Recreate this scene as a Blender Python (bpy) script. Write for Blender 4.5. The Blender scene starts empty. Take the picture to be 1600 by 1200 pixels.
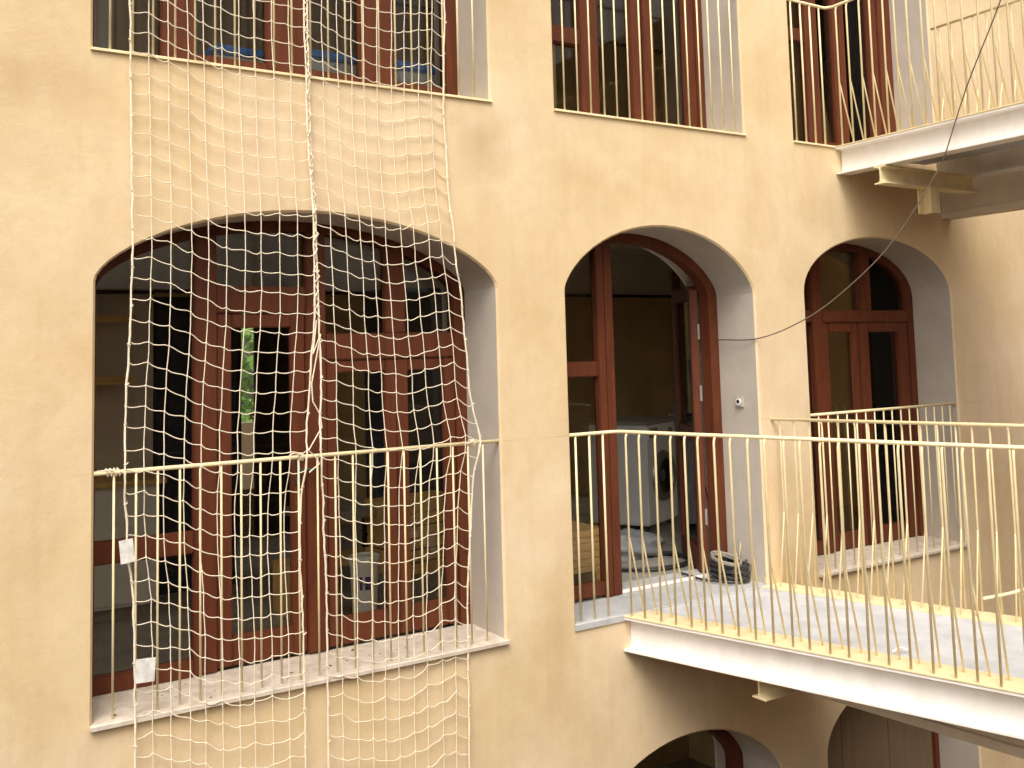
import bpy, bmesh, math, random
from mathutils import Vector, Matrix
from math import radians as R, sin, cos, pi, sqrt
random.seed(7)
sc = bpy.context.scene
COL = sc.collection

# ------------------------------------------------------------------ camera
cam_d = bpy.data.cameras.new("camera")
cam = bpy.data.objects.new("camera", cam_d)
COL.objects.link(cam)
cam_d.sensor_width = 36.0
cam_d.lens = 36.14
cam_d.shift_y = -0.1159            # the photograph is the lower part of an upright picture
cam_d.clip_start = 0.05
cam_d.clip_end = 400
yaw, pit, rol = R(33.417), R(4.897), R(-1.539)
fw = Vector((sin(yaw) * cos(pit), cos(yaw) * cos(pit), sin(pit)))
rt = Vector((cos(yaw), -sin(yaw), 0)); up = rt.cross(fw)
r2 = rt * cos(rol) + up * sin(rol); u2 = -rt * sin(rol) + up * cos(rol)
M = Matrix((r2, u2, -fw)).transposed().to_4x4()
M.translation = Vector((-0.997, -4.992, 1.595))
cam.matrix_world = M
sc.camera = cam

# ------------------------------------------------------------------ light
w = bpy.data.worlds.new("World"); sc.world = w; w.use_nodes = True
nt = w.node_tree; nt.nodes.clear()
sky = nt.nodes.new('ShaderNodeTexSky'); sky.sky_type = 'NISHITA'; sky.sun_disc = False
SUN_EL, SUN_AZ = 54, 218            # degrees, azimuth clockwise from +y
sky.sun_elevation = R(SUN_EL); sky.sun_rotation = R(SUN_AZ)
sky.air_density = 1.0; sky.dust_density = 4.0; sky.ozone_density = 1.0
hs = nt.nodes.new('ShaderNodeHueSaturation'); hs.inputs['Saturation'].default_value = 0.0   # cloud cover: grey sky
bg = nt.nodes.new('ShaderNodeBackground'); bg.inputs['Strength'].default_value = 0.15
out = nt.nodes.new('ShaderNodeOutputWorld')
wb = nt.nodes.new('ShaderNodeMix'); wb.data_type = 'RGBA'; wb.blend_type = 'MULTIPLY'; wb.inputs[0].default_value = 1.0
wb.inputs[7].default_value = (1.0, 0.955, 0.89, 1)          # thin warm overcast
nt.links.new(sky.outputs[0], hs.inputs['Color']); nt.links.new(hs.outputs[0], wb.inputs[6]); nt.links.new(wb.outputs[2], bg.inputs['Color'])
nt.links.new(bg.outputs[0], out.inputs['Surface'])
sl = bpy.data.lights.new("sun", 'SUN'); sl.energy = 0.85; sl.angle = R(34); sl.color = (1.0, 0.95, 0.87)
so = bpy.data.objects.new("sun", sl); COL.objects.link(so)
dv = Vector((sin(R(SUN_AZ)) * cos(R(SUN_EL)), cos(R(SUN_AZ)) * cos(R(SUN_EL)), sin(R(SUN_EL))))
so.rotation_euler = (-dv).to_track_quat('-Z', 'Y').to_euler(); so.location = dv * 30
sc.view_settings.view_transform = 'Standard'; sc.view_settings.look = 'None'
sc.view_settings.exposure = 0.92; sc.view_settings.gamma = 1.0
sc.view_settings.use_curve_mapping = False
sc.cycles.max_bounces = 8; sc.cycles.diffuse_bounces = 5; sc.cycles.transparent_max_bounces = 24

# ------------------------------------------------------------------ materials
def srgb(r, g, b):
    f = lambda c: (c / 255 / 12.92) if c / 255 <= 0.04045 else ((c / 255 + 0.055) / 1.055) ** 2.4
    return (f(r), f(g), f(b), 1)

def mat(name, base, rough=0.6, var=0.12, scale=6.0, bump=0.0, bscale=60.0, dark=None, metallic=0.0, spec=0.5, stretch=None):
    m = bpy.data.materials.new(name); m.use_nodes = True
    n = m.node_tree.nodes; l = m.node_tree.links
    b = n['Principled BSDF']; b.inputs['Roughness'].default_value = rough
    b.inputs['Metallic'].default_value = metallic
    b.inputs['Specular IOR Level'].default_value = spec
    tc = n.new('ShaderNodeTexCoord'); src = tc.outputs['Object']
    if stretch:
        mp = n.new('ShaderNodeMapping'); mp.inputs['Scale'].default_value = stretch
        l.new(src, mp.inputs['Vector']); src = mp.outputs[0]
    t = n.new('ShaderNodeTexNoise'); t.inputs['Scale'].default_value = scale
    t.inputs['Detail'].default_value = 6; t.inputs['Roughness'].default_value = 0.6
    l.new(src, t.inputs['Vector'])
    cr = n.new('ShaderNodeValToRGB')
    d = dark or tuple(c * (1 - var) for c in base[:3]) + (1,)
    br = tuple(min(1, c * (1 + var * 0.7)) for c in base[:3]) + (1,)
    cr.color_ramp.elements[0].position = 0.3; cr.color_ramp.elements[0].color = d
    cr.color_ramp.elements[1].position = 0.7; cr.color_ramp.elements[1].color = br
    l.new(t.outputs['Fac'], cr.inputs[0]); l.new(cr.outputs[0], b.inputs['Base Color'])
    if bump:
        t2 = n.new('ShaderNodeTexNoise'); t2.inputs['Scale'].default_value = bscale; t2.inputs['Detail'].default_value = 5
        l.new(src, t2.inputs['Vector'])
        bp = n.new('ShaderNodeBump'); bp.inputs['Strength'].default_value = bump; bp.inputs['Distance'].default_value = 0.01
        l.new(t2.outputs['Fac'], bp.inputs['Height']); l.new(bp.outputs[0], b.inputs['Normal'])
    return m

def plaster():
    m = bpy.data.materials.new("ochre_plaster"); m.use_nodes = True
    n = m.node_tree.nodes; l = m.node_tree.links; b = n['Principled BSDF']
    b.inputs['Roughness'].default_value = 0.92; b.inputs['Specular IOR Level'].default_value = 0.15
    tc = n.new('ShaderNodeTexCoord'); co = tc.outputs['Object']
    def noise(s, det=5, rg=0.55, vec=co, dist=0.0):
        t = n.new('ShaderNodeTexNoise'); t.inputs['Scale'].default_value = s; t.inputs['Detail'].default_value = det
        t.inputs['Roughness'].default_value = rg; t.inputs['Distortion'].default_value = dist
        l.new(vec, t.inputs['Vector']); return t.outputs['Fac']
    def ramp(f, p0, c0, p1, c1):
        r = n.new('ShaderNodeValToRGB'); e = r.color_ramp.elements
        e[0].position = p0; e[0].color = c0; e[1].position = p1; e[1].color = c1
        l.new(f, r.inputs[0]); return r.outputs[0]
    def mix(f, a, c, mode='MIX'):
        x = n.new('ShaderNodeMix'); x.data_type = 'RGBA'; x.blend_type = mode
        for s, v in ((x.inputs[0], f), (x.inputs[6], a), (x.inputs[7], c)):
            if hasattr(v, 'is_linked'): l.new(v, s)
            else: s.default_value = v
        return x.outputs[2]
    def math_(op, a, c=None, e=None):
        x = n.new('ShaderNodeMath'); x.operation = op
        for i, v in enumerate((a, c, e)):
            if v is None: continue
            if hasattr(v, 'is_linked'): l.new(v, x.inputs[i])
            else: x.inputs[i].default_value = v
        return x.outputs[0]
    base = ramp(noise(0.9, 6, 0.6, dist=0.6), 0.32, (0.645, 0.474, 0.264, 1), 0.68, (0.77, 0.605, 0.376, 1))
    pale = ramp(noise(0.45, 4, 0.6), 0.45, (0, 0, 0, 1), 0.72, (1, 1, 1, 1))
    c = mix(math_('MULTIPLY', pale, 0.75), base, (0.765, 0.605, 0.455, 1))
    # trowel clouding
    mp = n.new('ShaderNodeMapping'); mp.inputs['Scale'].default_value = (1.0, 1.0, 0.55); l.new(co, mp.inputs[0])
    c = mix(math_('MULTIPLY', ramp(noise(3.2, 7, 0.65, mp.outputs[0], 0.8), 0.40, (0, 0, 0, 1), 0.75, (1, 1, 1, 1)), 0.42), c, (0.55, 0.395, 0.215, 1))
    c = mix(math_('MULTIPLY', ramp(noise(28, 4, 0.6), 0.5, (0, 0, 0, 1), 0.8, (1, 1, 1, 1)), 0.12), c, (0.48, 0.32, 0.16, 1))
    mp2 = n.new('ShaderNodeMapping'); mp2.inputs['Scale'].default_value = (7.0, 7.0, 0.45); l.new(co, mp2.inputs[0])
    c = mix(math_('MULTIPLY', ramp(noise(1.6, 5, 0.6, mp2.outputs[0]), 0.50, (0, 0, 0, 1), 0.80, (1, 1, 1, 1)), 0.22), c, (0.50, 0.345, 0.19, 1))
    c = mix(math_('MULTIPLY', ramp(noise(46, 2, 0.5), 0.715, (0, 0, 0, 1), 0.76, (1, 1, 1, 1)), 0.45), c, (0.80, 0.72, 0.60, 1))
    c = mix(math_('MULTIPLY', ramp(noise(1.9, 8, 0.7, co, 1.5), 0.52, (0, 0, 0, 1), 0.60, (1, 1, 1, 1)), 0.16), c, (0.78, 0.65, 0.47, 1))
    sep = n.new('ShaderNodeSeparateXYZ'); l.new(co, sep.inputs[0])
    # the day-work joint of the render, a faint wandering line at rail height
    wob = math_('MULTIPLY_ADD', noise(1.7, 3), 0.05, 1.075)
    dz = math_('ABSOLUTE', math_('SUBTRACT', sep.outputs[2], wob))
    ln = math_('SUBTRACT', 1.0, math_('DIVIDE', dz, 0.006)); ln = math_('MAXIMUM', ln, 0.0)
    ln = math_('MULTIPLY', ln, ramp(noise(2.5, 2), 0.40, (0, 0, 0, 1), 0.62, (1, 1, 1, 1)))
    c = mix(math_('MULTIPLY', ln, 0.45), c, (0.33, 0.21, 0.10, 1))
    # brown damp patches with a shape of their own
    for (sx, sz, rx, rz, k) in ((2.10, 2.80, 0.30, 0.26, 0.34), (-0.45, 2.9, 0.5, 0.16, 0.28), (5.0, 2.55, 0.4, 0.2, 0.15), (2.55, 0.1, 0.2, 0.7, 0.2)):
        a = math_('DIVIDE', math_('SUBTRACT', sep.outputs[0], sx), rx)
        e = math_('DIVIDE', math_('SUBTRACT', sep.outputs[2], sz), rz)
        d = math_('SQRT', math_('ADD', math_('MULTIPLY', a, a), math_('MULTIPLY', e, e)))
        d = math_('ADD', d, math_('MULTIPLY_ADD', noise(5.0, 4), 1.1, -0.55))
        f = math_('MULTIPLY', math_('MAXIMUM', math_('SUBTRACT', 1.0, d), 0.0), k)
        c = mix(f, c, (0.36, 0.205, 0.09, 1))
    l.new(c, b.inputs['Base Color'])
    h = math_('ADD', math_('MULTIPLY', noise(140, 4), 0.25), math_('MULTIPLY', noise(5, 5), 1.4))
    bp = n.new('ShaderNodeBump'); bp.inputs['Strength'].default_value = 0.35; bp.inputs['Distance'].default_value = 0.012
    l.new(h, bp.inputs['Height']); l.new(bp.outputs[0], b.inputs['Normal'])
    return m

def glassmat(name, tint, refl=0.035):
    m = bpy.data.materials.new(name); m.use_nodes = True
    n = m.node_tree.nodes; l = m.node_tree.links; n.clear()
    o = n.new('ShaderNodeOutputMaterial'); mx = n.new('ShaderNodeMixShader')
    tr = n.new('ShaderNodeBsdfTransparent'); tr.inputs[0].default_value = tint
    gl = n.new('ShaderNodeBsdfGlossy'); gl.inputs['Roughness'].default_value = 0.02
    fr = n.new('ShaderNodeFresnel'); fr.inputs[0].default_value = 1.27
    l.new(fr.outputs[0], mx.inputs[0]); l.new(tr.outputs[0], mx.inputs[1]); l.new(gl.outputs[0], mx.inputs[2])
    l.new(mx.outputs[0], o.inputs[0])
    return m

M_PL = plaster()
M_REV = mat("grey_reveal_render", srgb(188, 178, 166), 0.9, 0.10, 4, 0.15, 90, spec=0.2)
M_WOOD = mat("red_brown_joinery_paint", srgb(98, 51, 31), 0.55, 0.25, 3.0, 0.08, 30, spec=0.22, stretch=(9, 9, 1.2))
M_GLASS = glassmat("window_glass", (0.90, 0.88, 0.84, 1))
M_STONE = mat("warm_grey_sill_stone", srgb(208, 195, 180), 0.75, 0.12, 14, 0.2, 80, dark=srgb(184, 169, 153))
M_STONE2 = mat("cool_grey_threshold_stone", srgb(182, 182, 182), 0.65, 0.14, 8, 0.1, 80)
M_CREAM = mat("cream_steel_paint", srgb(236, 218, 174), 0.5, 0.12, 10, 0.04, 60)
M_WHITE = mat("white_steel_paint", srgb(244, 241, 239), 0.5, 0.05, 5, 0.06, 40, dark=srgb(233, 227, 219), stretch=(1.5, 1.5, 0.6))
M_DECK = mat("pale_grey_deck_screed", srgb(196, 197, 201), 0.75, 0.2, 4, 0.12, 120)
M_DEEP = mat("grey_brown_downstand_paint", srgb(216, 202, 184), 0.8, 0.1, 4, 0.1, 50)
M_IN_GREY = mat("interior_grey_plaster", srgb(214, 208, 198), 0.9, 0.1, 2, 0.1, 40, spec=0.1)
M_IN_DARK = mat("interior_bare_brown_plaster", srgb(196, 170, 122), 0.95, 0.2, 2.2, 0.2, 40, spec=0.1)
M_IN_FLOOR = mat("interior_dusty_floor", srgb(158, 152, 144), 0.85, 0.25, 4, 0.1, 60)
M_DARKBROWN = mat("dark_brown_interior", srgb(40, 30, 22), 0.8, 0.2)
M_PINE = mat("pine_boards", srgb(214, 176, 112), 0.65, 0.2, 2.5, 0.08, 30, stretch=(2, 14, 14))
M_NET = mat("cream_net_cord", srgb(234, 220, 194), 0.85, 0.1, 30, 0.2, 300)
M_TAG = mat("dusty_white_paper", srgb(232, 228, 220), 0.8, 0.06, 30, dark=srgb(196, 192, 186))
M_BLACK = mat("black_rubber_cable", srgb(52, 51, 52), 0.5, 0.15)
M_BROWNCABLE = mat("grey_brown_cable", srgb(92, 78, 62), 0.6, 0.1)
M_METAL = mat("dull_steel", srgb(168, 166, 160), 0.35, 0.08, metallic=0.8)
M_WPLAST = mat("white_plastic", srgb(228, 228, 224), 0.4, 0.06)
M_BLUE = mat("blue_plastic_lid", srgb(38, 120, 206), 0.4, 0.08)
M_CLEAR = mat("milky_grey_plastic_tub", srgb(176, 186, 196), 0.35, 0.1)
M_PURPLE = mat("purple_label_print", srgb(86, 60, 140), 0.5, 0.1)
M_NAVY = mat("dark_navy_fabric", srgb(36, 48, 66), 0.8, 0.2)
M_BAG = mat("grey_plastic_bag", srgb(150, 150, 152), 0.4, 0.2, 8, 0.5, 18)
M_GREYBOX = mat("grey_board", srgb(150, 142, 132), 0.8, 0.12)
M_DOORGLASS = mat("dark_porthole_glass", srgb(22, 24, 26), 0.08, 0.05)
M_PLY = mat("brown_plywood", srgb(112, 92, 68), 0.8, 0.15, 3, 0.1, 30, stretch=(6, 6, 1))
M_BARK = mat("tree_bark", srgb(92, 76, 60), 0.9, 0.3, 12, 0.5, 30)
M_LEAF = mat("green_leaves", srgb(150, 196, 104), 0.6, 0.4, 1.5)
M_COURT = mat("dark_ochre_courtyard_render", srgb(112, 84, 50), 0.95, 0.2, 2, spec=0.1)
M_GROUND = mat("courtyard_paving", srgb(96, 76, 50), 0.85, 0.2, 3, 0.2, 30)

# ------------------------------------------------------------------ mesh helpers
class MB:
    def __init__(s): s.v = []; s.f = []; s.m = []; s.cur = 0
    def add(s, vs, fs):
        o = len(s.v); s.v += [tuple(x) for x in vs]
        for f in fs: s.f.append([i + o for i in f]); s.m.append(s.cur)
        return s
    def box(s, x0, x1, y0, y1, z0, z1):
        vs = [(x, y, z) for z in (z0, z1) for y in (y0, y1) for x in (x0, x1)]
        return s.add(vs, [(0, 2, 3, 1), (4, 5, 7, 6), (0, 1, 5, 4), (2, 6, 7, 3), (0, 4, 6, 2), (1, 3, 7, 5)])
    def obox(s, o, ax, ay, az):
        o, ax, ay, az = map(Vector, (o, ax, ay, az))
        vs = [o + ax * i + ay * j + az * k for k in (0, 1) for j in (0, 1) for i in (0, 1)]
        return s.add(vs, [(0, 2, 3, 1), (4, 5, 7, 6), (0, 1, 5, 4), (2, 6, 7, 3), (0, 4, 6, 2), (1, 3, 7, 5)])
    def prism(s, poly, y0, y1):
        """polygon in x,z extruded along y"""
        n = len(poly)
        vs = [(x, y0, z) for x, z in poly] + [(x, y1, z) for x, z in poly]
        fs = [tuple(range(n)), tuple(range(2 * n - 1, n - 1, -1))]
        fs += [(i, i + n, (i + 1) % n + n, (i + 1) % n) for i in range(n)]
        return s.add(vs, fs)
    def sweep(s, prof, a, b, side, upv=(0, 0, 1)):
        """profile (u along side, v up) swept from a to b"""
        a, b, side, upv = map(Vector, (a, b, side, upv)); n = len(prof)
        vs = [a + side * u + upv * v for u, v in prof] + [b + side * u + upv * v for u, v in prof]
        fs = [tuple(range(n)), tuple(range(2 * n - 1, n - 1, -1))]
        fs += [(i, i + n, (i + 1) % n + n, (i + 1) % n) for i in range(n)]
        return s.add(vs, fs)
    def tube(s, pts, r, k=6, cap=True):
        pts = [Vector(p) for p in pts]; n = len(pts); rings = []
        prev = None
        for i, p in enumerate(pts):
            t = (pts[min(i + 1, n - 1)] - pts[max(i - 1, 0)])
            if t.length < 1e-9: t = Vector((0, 0, 1))
            t.normalize()
            if prev is None:
                a = Vector((0, 0, 1)) if abs(t.z) < 0.9 else Vector((0, 1, 0))
                u = t.cross(a).normalized()
            else:
                u = (prev - t * prev.dot(t))
                u = u.normalized() if u.length > 1e-6 else t.orthogonal().normalized()
            prev = u; v = t.cross(u)
            rr = r[i] if isinstance(r, (list, tuple)) else r
            rings.append([p + (u * cos(2 * pi * j / k) + v * sin(2 * pi * j / k)) * rr for j in range(k)])
        vs = [q for g in rings for q in g]
        fs = [(i * k + j, i * k + (j + 1) % k, (i + 1) * k + (j + 1) % k, (i + 1) * k + j) for i in range(n - 1) for j in range(k)]
        if cap: fs += [tuple(range(k - 1, -1, -1)), tuple(range((n - 1) * k, n * k))]
        return s.add(vs, fs)
    def lathe(s, prof, c, k=24):
        cx, cy, cz = c; n = len(prof)
        vs = [(cx + r * cos(2 * pi * j / k), cy + r * sin(2 * pi * j / k), cz + z) for r, z in prof for j in range(k)]
        fs = [(i * k + j, i * k + (j + 1) % k, (i + 1) * k + (j + 1) % k, (i + 1) * k + j) for i in range(n - 1) for j in range(k)]
        fs += [tuple(range(k - 1, -1, -1)), tuple(range((n - 1) * k, n * k))]
        return s.add(vs, fs)
    def build(s, name, m, parent=None, smooth=False, bevel=0.0):
        me = bpy.data.meshes.new(name); me.from_pydata(s.v, [], s.f)
        ms = m if isinstance(m, (list, tuple)) else [m]
        for q in ms: me.materials.append(q)
        if len(ms) > 1: me.polygons.foreach_set('material_index', s.m)
        bm = bmesh.new(); bm.from_mesh(me)
        bmesh.ops.recalc_face_normals(bm, faces=bm.faces)
        if bevel:
            bmesh.ops.bevel(bm, geom=[e for e in bm.edges if e.is_manifold and e.calc_face_angle(0) > 0.6], offset=bevel, segments=2, affect='EDGES', clamp_overlap=True)
        bm.to_mesh(me); bm.free()
        if smooth: me.polygons.foreach_set('use_smooth', [True] * len(me.polygons))
        me.update()
        o = bpy.data.objects.new(name, me); COL.objects.link(o)
        if parent: o.parent = parent
        return o

def tag(o, label=None, cat=None, group=None, kind=None):
    if label: o['label'] = label
    if cat: o['category'] = cat
    if group: o['group'] = group
    if kind: o['kind'] = kind
    return o

def thing(name, label, cat, loc=(0, 0, 0), rz=0, group=None):
    o = bpy.data.objects.new(name, None); COL.objects.link(o)
    o.location = loc; o.rotation_euler = (0, 0, rz); o.empty_display_size = 0.2
    return tag(o, label, cat, group)

def share(name, src, parent, loc=(0, 0, 0), rz=0):
    o = bpy.data.objects.new(name, src.data); COL.objects.link(o); o.parent = parent
    o.location = loc; o.rotation_euler = (0, 0, rz); return o

# ------------------------------------------------------------------ openings
def archz(o, x, inset=0.0):
    """height of the opening's head at x: blend of an ellipse and a circular segment"""
    x0, x1, z0, zs, za, al = o
    h = (x1 - x0) / 2 - inset; c = (x0 + x1) / 2; r = za - zs - inset * 0.75
    d = min(abs(x - c), h)
    el = zs + r * sqrt(max(0, 1 - (d / h) ** 2))
    RR = (h * h + r * r) / (2 * r)
    sg = zs + r - RR + sqrt(max(0, RR * RR - d * d))
    return al * el + (1 - al) * sg

def outline(o, inset=0.0, n=28):
    x0, x1, z0, zs, za, al = o
    h = (x1 - x0) / 2 - inset; c = (x0 + x1) / 2
    pts = [(x0 + inset, z0), (x1 - inset, z0)]
    for i in range(n + 1):
        x = c + h * cos(pi * i / n)
        pts.append((x, archz(o, x, inset)))
    return pts

UP, DN = 3.073, -3.20
BIG = (0.0, 2.185, 0.0, 1.975, 2.353, 0.62)
DOOR = (2.681, 4.288, 0.0, 1.965, 2.387, 0.5)
RIGHT = (4.806, 6.548, 0.0, 1.97, 2.40, 1.0)
def shift(o, dz, dx0=0.0, dx1=0.0): return (o[0] + dx0, o[1] + dx1, o[2] + dz, o[3] + dz, o[4] + dz, o[5])
OPEN = {'big': BIG, 'door': DOOR, 'right': RIGHT,
        'ubig': shift(BIG, UP, -0.02, -0.015), 'udoor': shift(DOOR, UP, -0.037, -0.025), 'uright': shift(RIGHT, UP, -0.03, -0.08),
        'lbig': shift(BIG, DN), 'ldoor': shift(DOOR, DN, 0.06, 0.06), 'lright': shift(RIGHT, DN)}

B = thing('courtyard_building', 'ochre plastered courtyard building with three storeys of arched openings', 'building')

# facade sheet with holes, soft arris round every hole
def make_wall():
    bm = bmesh.new(); CH = 0.012
    def loop(pts, y):
        vs = [bm.verts.new((x, y, z)) for x, z in pts]
        return vs, [bm.edges.new((vs[i], vs[(i + 1) % len(vs)])) for i in range(len(vs))]
    edges = []
    XL, XR, ZB, ZT = -5.0, 9.4, -9.2, 7.6
    vs0, es = loop([(XL, ZB), (XR, ZB), (XR, ZT), (XL, ZT)], 0.0); edges += es
    rings = []
    for o in OPEN.values():
        x0, x1, z0, zs, za, al = o
        big = (x0 - CH, x1 + CH, z0 - CH, zs, za + CH, al)
        va, es = loop(outline(big), 0.0); edges += es
        vb, _ = loop(outline(o), CH)
        rings.append((va, vb))
    bmesh.ops.triangle_fill(bm, use_beauty=True, use_dissolve=False, edges=edges)
    for va, vb in rings:
        n = len(va)
        for i in range(n):
            f = bm.faces.new((va[i], va[(i + 1) % n], vb[(i + 1) % n], vb[i])); f.smooth = False
    # back and edges of the wall sheet
    vb = [bm.verts.new((v.co.x, 0.62, v.co.z)) for v in vs0]
    for i in range(4): bm.faces.new((vs0[i], vs0[(i + 1) % 4], vb[(i + 1) % 4], vb[i]))
    bmesh.ops.recalc_face_normals(bm, faces=bm.faces)
    me = bpy.data.meshes.new('wall'); bm.to_mesh(me); bm.free(); me.materials.append(M_PL)
    # make the sheet face the courtyard
    o = bpy.data.objects.new('wall', me); COL.objects.link(o); o.parent = B
    return o
make_wall()

def reveal(o):
    pts = outline(o); n = len(pts); mb = MB()
    vs = [(x, 0.012, z) for x, z in pts] + [(x, 0.62, z) for x, z in pts]
    mb.add(vs, [(i, (i + 1) % n, (i + 1) % n + n, i + n) for i in range(1, n)])   # no floor strip: the sill lies there
    ob = mb.build('reveal', M_REV, B)
    me = ob.data
    for p in me.polygons: p.use_smooth = abs(p.normal.x) < 0.98 and abs(p.normal.z) > 0.02
    me.update()
    return ob
for o in OPEN.values(): reveal(o)

# ------------------------------------------------------------------ joinery
FY = 0.36           # face of the frames
def clip_poly(o, xa, xb, za, zb, inset, n=10):
    """polygon xa..xb, za..min(zb, arch)"""
    x0, x1 = o[0] + inset, o[1] - inset
    xa, xb = max(xa, x0 + 1e-3), min(xb, x1 - 1e-3)
    if archz(o, xa, inset) >= zb and archz(o, xb, inset) >= zb:
        return [(xa, za), (xb, za), (xb, zb), (xa, zb)]
    pts = [(xa, za), (xb, za)]
    for i in range(n + 1):
        x = xb + (xa - xb) * i / n
        pts.append((x, max(za + 0.005, min(zb, archz(o, x, inset)))))
    return pts

def window(o, members, panes, jamb=0.075, label=None, sill_rail=0.085, no_sill=()):
    """outer frame (part) with members and panes as sub-parts. members: (name, xa, xb, za, zb, front, back)"""
    outer = outline(o, 0.002); inner = outline((o[0], o[1], o[2], o[3], o[4], o[5]), jamb)
    n = len(outer); mb = MB()
    y0, y1 = FY, FY + 0.09
    for i in range(1, n):
        j = (i + 1) % n
        a, b_, c, d = outer[i], outer[j], inner[j], inner[i]
        q = [a, b_, c, d]
        vs = [(x, y, z) for y in (y0, y1) for x, z in q]
        mb.add(vs, [(0, 1, 2, 3), (4, 7, 6, 5), (3, 2, 6, 7), (0, 4, 5, 1)])
    w_ = mb.build('window', M_WOOD, B)
    if label: w_['label'] = label
    for nm, xa, xb, za, zb, f, bk in members:
        MB().prism(clip_poly(o, xa, xb, za, zb, jamb - 0.01), FY + f, FY + min(bk, 0.058)).build(nm, M_WOOD, w_, bevel=0.006 if zb - za < 3 else 0)
    for xa, xb, za, zb, y in panes:
        MB().prism(clip_poly(o, xa, xb, za, zb, jamb - 0.012), FY + min(y, 0.04), FY + min(y, 0.04) + 0.010).build('pane', M_GLASS, w_)
    return w_

def sash(x0, x1, z0, z1, st=0.075, top=0.075, bot=0.1, f=0.010, bk=0.055):
    return [('stile', x0, x0 + st, z0, z1, f, bk), ('stile', x1 - st, x1, z0, z1, f, bk),
            ('rail', x0 + st, x1 - st, z1 - top, z1, f + 0.002, bk - 0.002), ('rail', x0 + st, x1 - st, z0, z0 + bot, f + 0.002, bk - 0.002)]

def big_window(o, dz, upper=False):
    z = lambda v: v + dz
    m = [('mullion', 0.555, 0.672, z(0.02), z(2.5), -0.006, 0.085), ('mullion', 1.165, 1.282, z(0.02), z(2.5), -0.006, 0.085),
         ('transom', 0.672, 1.165, z(1.846), z(1.992), 0.0, 0.08), ('transom', 1.282, 2.11, z(1.585), z(1.732), 0.0, 0.08),
         ('mullion', 1.652, 1.782, z(1.732), z(2.5), 0.0, 0.08),
         ('rail', 0.07, 0.555, z(0.625), z(0.737), 0.002, 0.07), ('rail', 0.07, 0.555, z(0.012), z(0.10), 0.002, 0.07)]
    m += sash(0.674, 1.163, z(0.03), z(1.844), 0.08, 0.075, 0.15)
    m += sash(1.284, 1.716, z(0.03), z(1.583), 0.065, 0.07, 0.15)
    m += sash(1.720, 2.108, z(0.03), z(1.583), 0.075, 0.07, 0.15)
    p = [(0.07, 0.555, z(0.1), z(0.63), 0.045), (0.07, 0.555, z(0.73), z(2.5), 0.045), (0.672, 1.165, z(1.99), z(2.5), 0.045),
         (1.282, 1.652, z(1.73), z(2.5), 0.045), (1.782, 2.12, z(1.73), z(2.5), 0.045),
         (0.75, 1.09, z(0.17), z(1.775), 0.045), (1.34, 1.655, z(0.17), z(1.52), 0.045), (1.79, 2.04, z(0.17), z(1.52), 0.045)]
    win = window(o, m, p, 0.075)
    h = MB().box(0, 0.03, -0.008, 0.0, -0.08, 0.08).tube([(0.015, -0.008, 0.0), (0.015, -0.05, 0.0), (0.10, -0.055, 0.0)], 0.009, 8).build('handle', M_BLACK, win)
    h.location = (1.10, FY + 0.012, z(1.0))
    return win
big_window(OPEN['big'], 0.0)
m = [('mullion', 0.385, 0.56, UP + 0.02, UP + 2.5, 0, 0.085), ('mullion', 0.955, 1.185, UP + 0.02, UP + 2.5, 0, 0.085),
     ('mullion', 1.515, 1.735, UP + 0.02, UP + 2.5, 0.0, 0.085),
     ('transom', 0.56, 0.955, UP + 1.80, UP + 1.93, 0.002, 0.08), ('transom', 1.185, 1.515, UP + 1.58, UP + 1.73, 0.002, 0.08), ('transom', 1.735, 2.09, UP + 1.58, UP + 1.73, 0.002, 0.08),
     ('rail', 0.56, 0.955, UP + 0.015, UP + 0.15, 0.002, 0.07), ('rail', 1.185, 1.515, UP + 0.015, UP + 0.15, 0.002, 0.07), ('rail', 1.735, 2.09, UP + 0.015, UP + 0.15, 0.002, 0.07)]
p = [(a, b_, UP + 0.1, UP + 2.5, 0.045) for a, b_ in ((0.05, 0.385), (0.56, 0.955), (1.185, 1.515), (1.735, 2.10))]
window(OPEN['ubig'], m, p)
big_window(OPEN['lbig'], DN)

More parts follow.
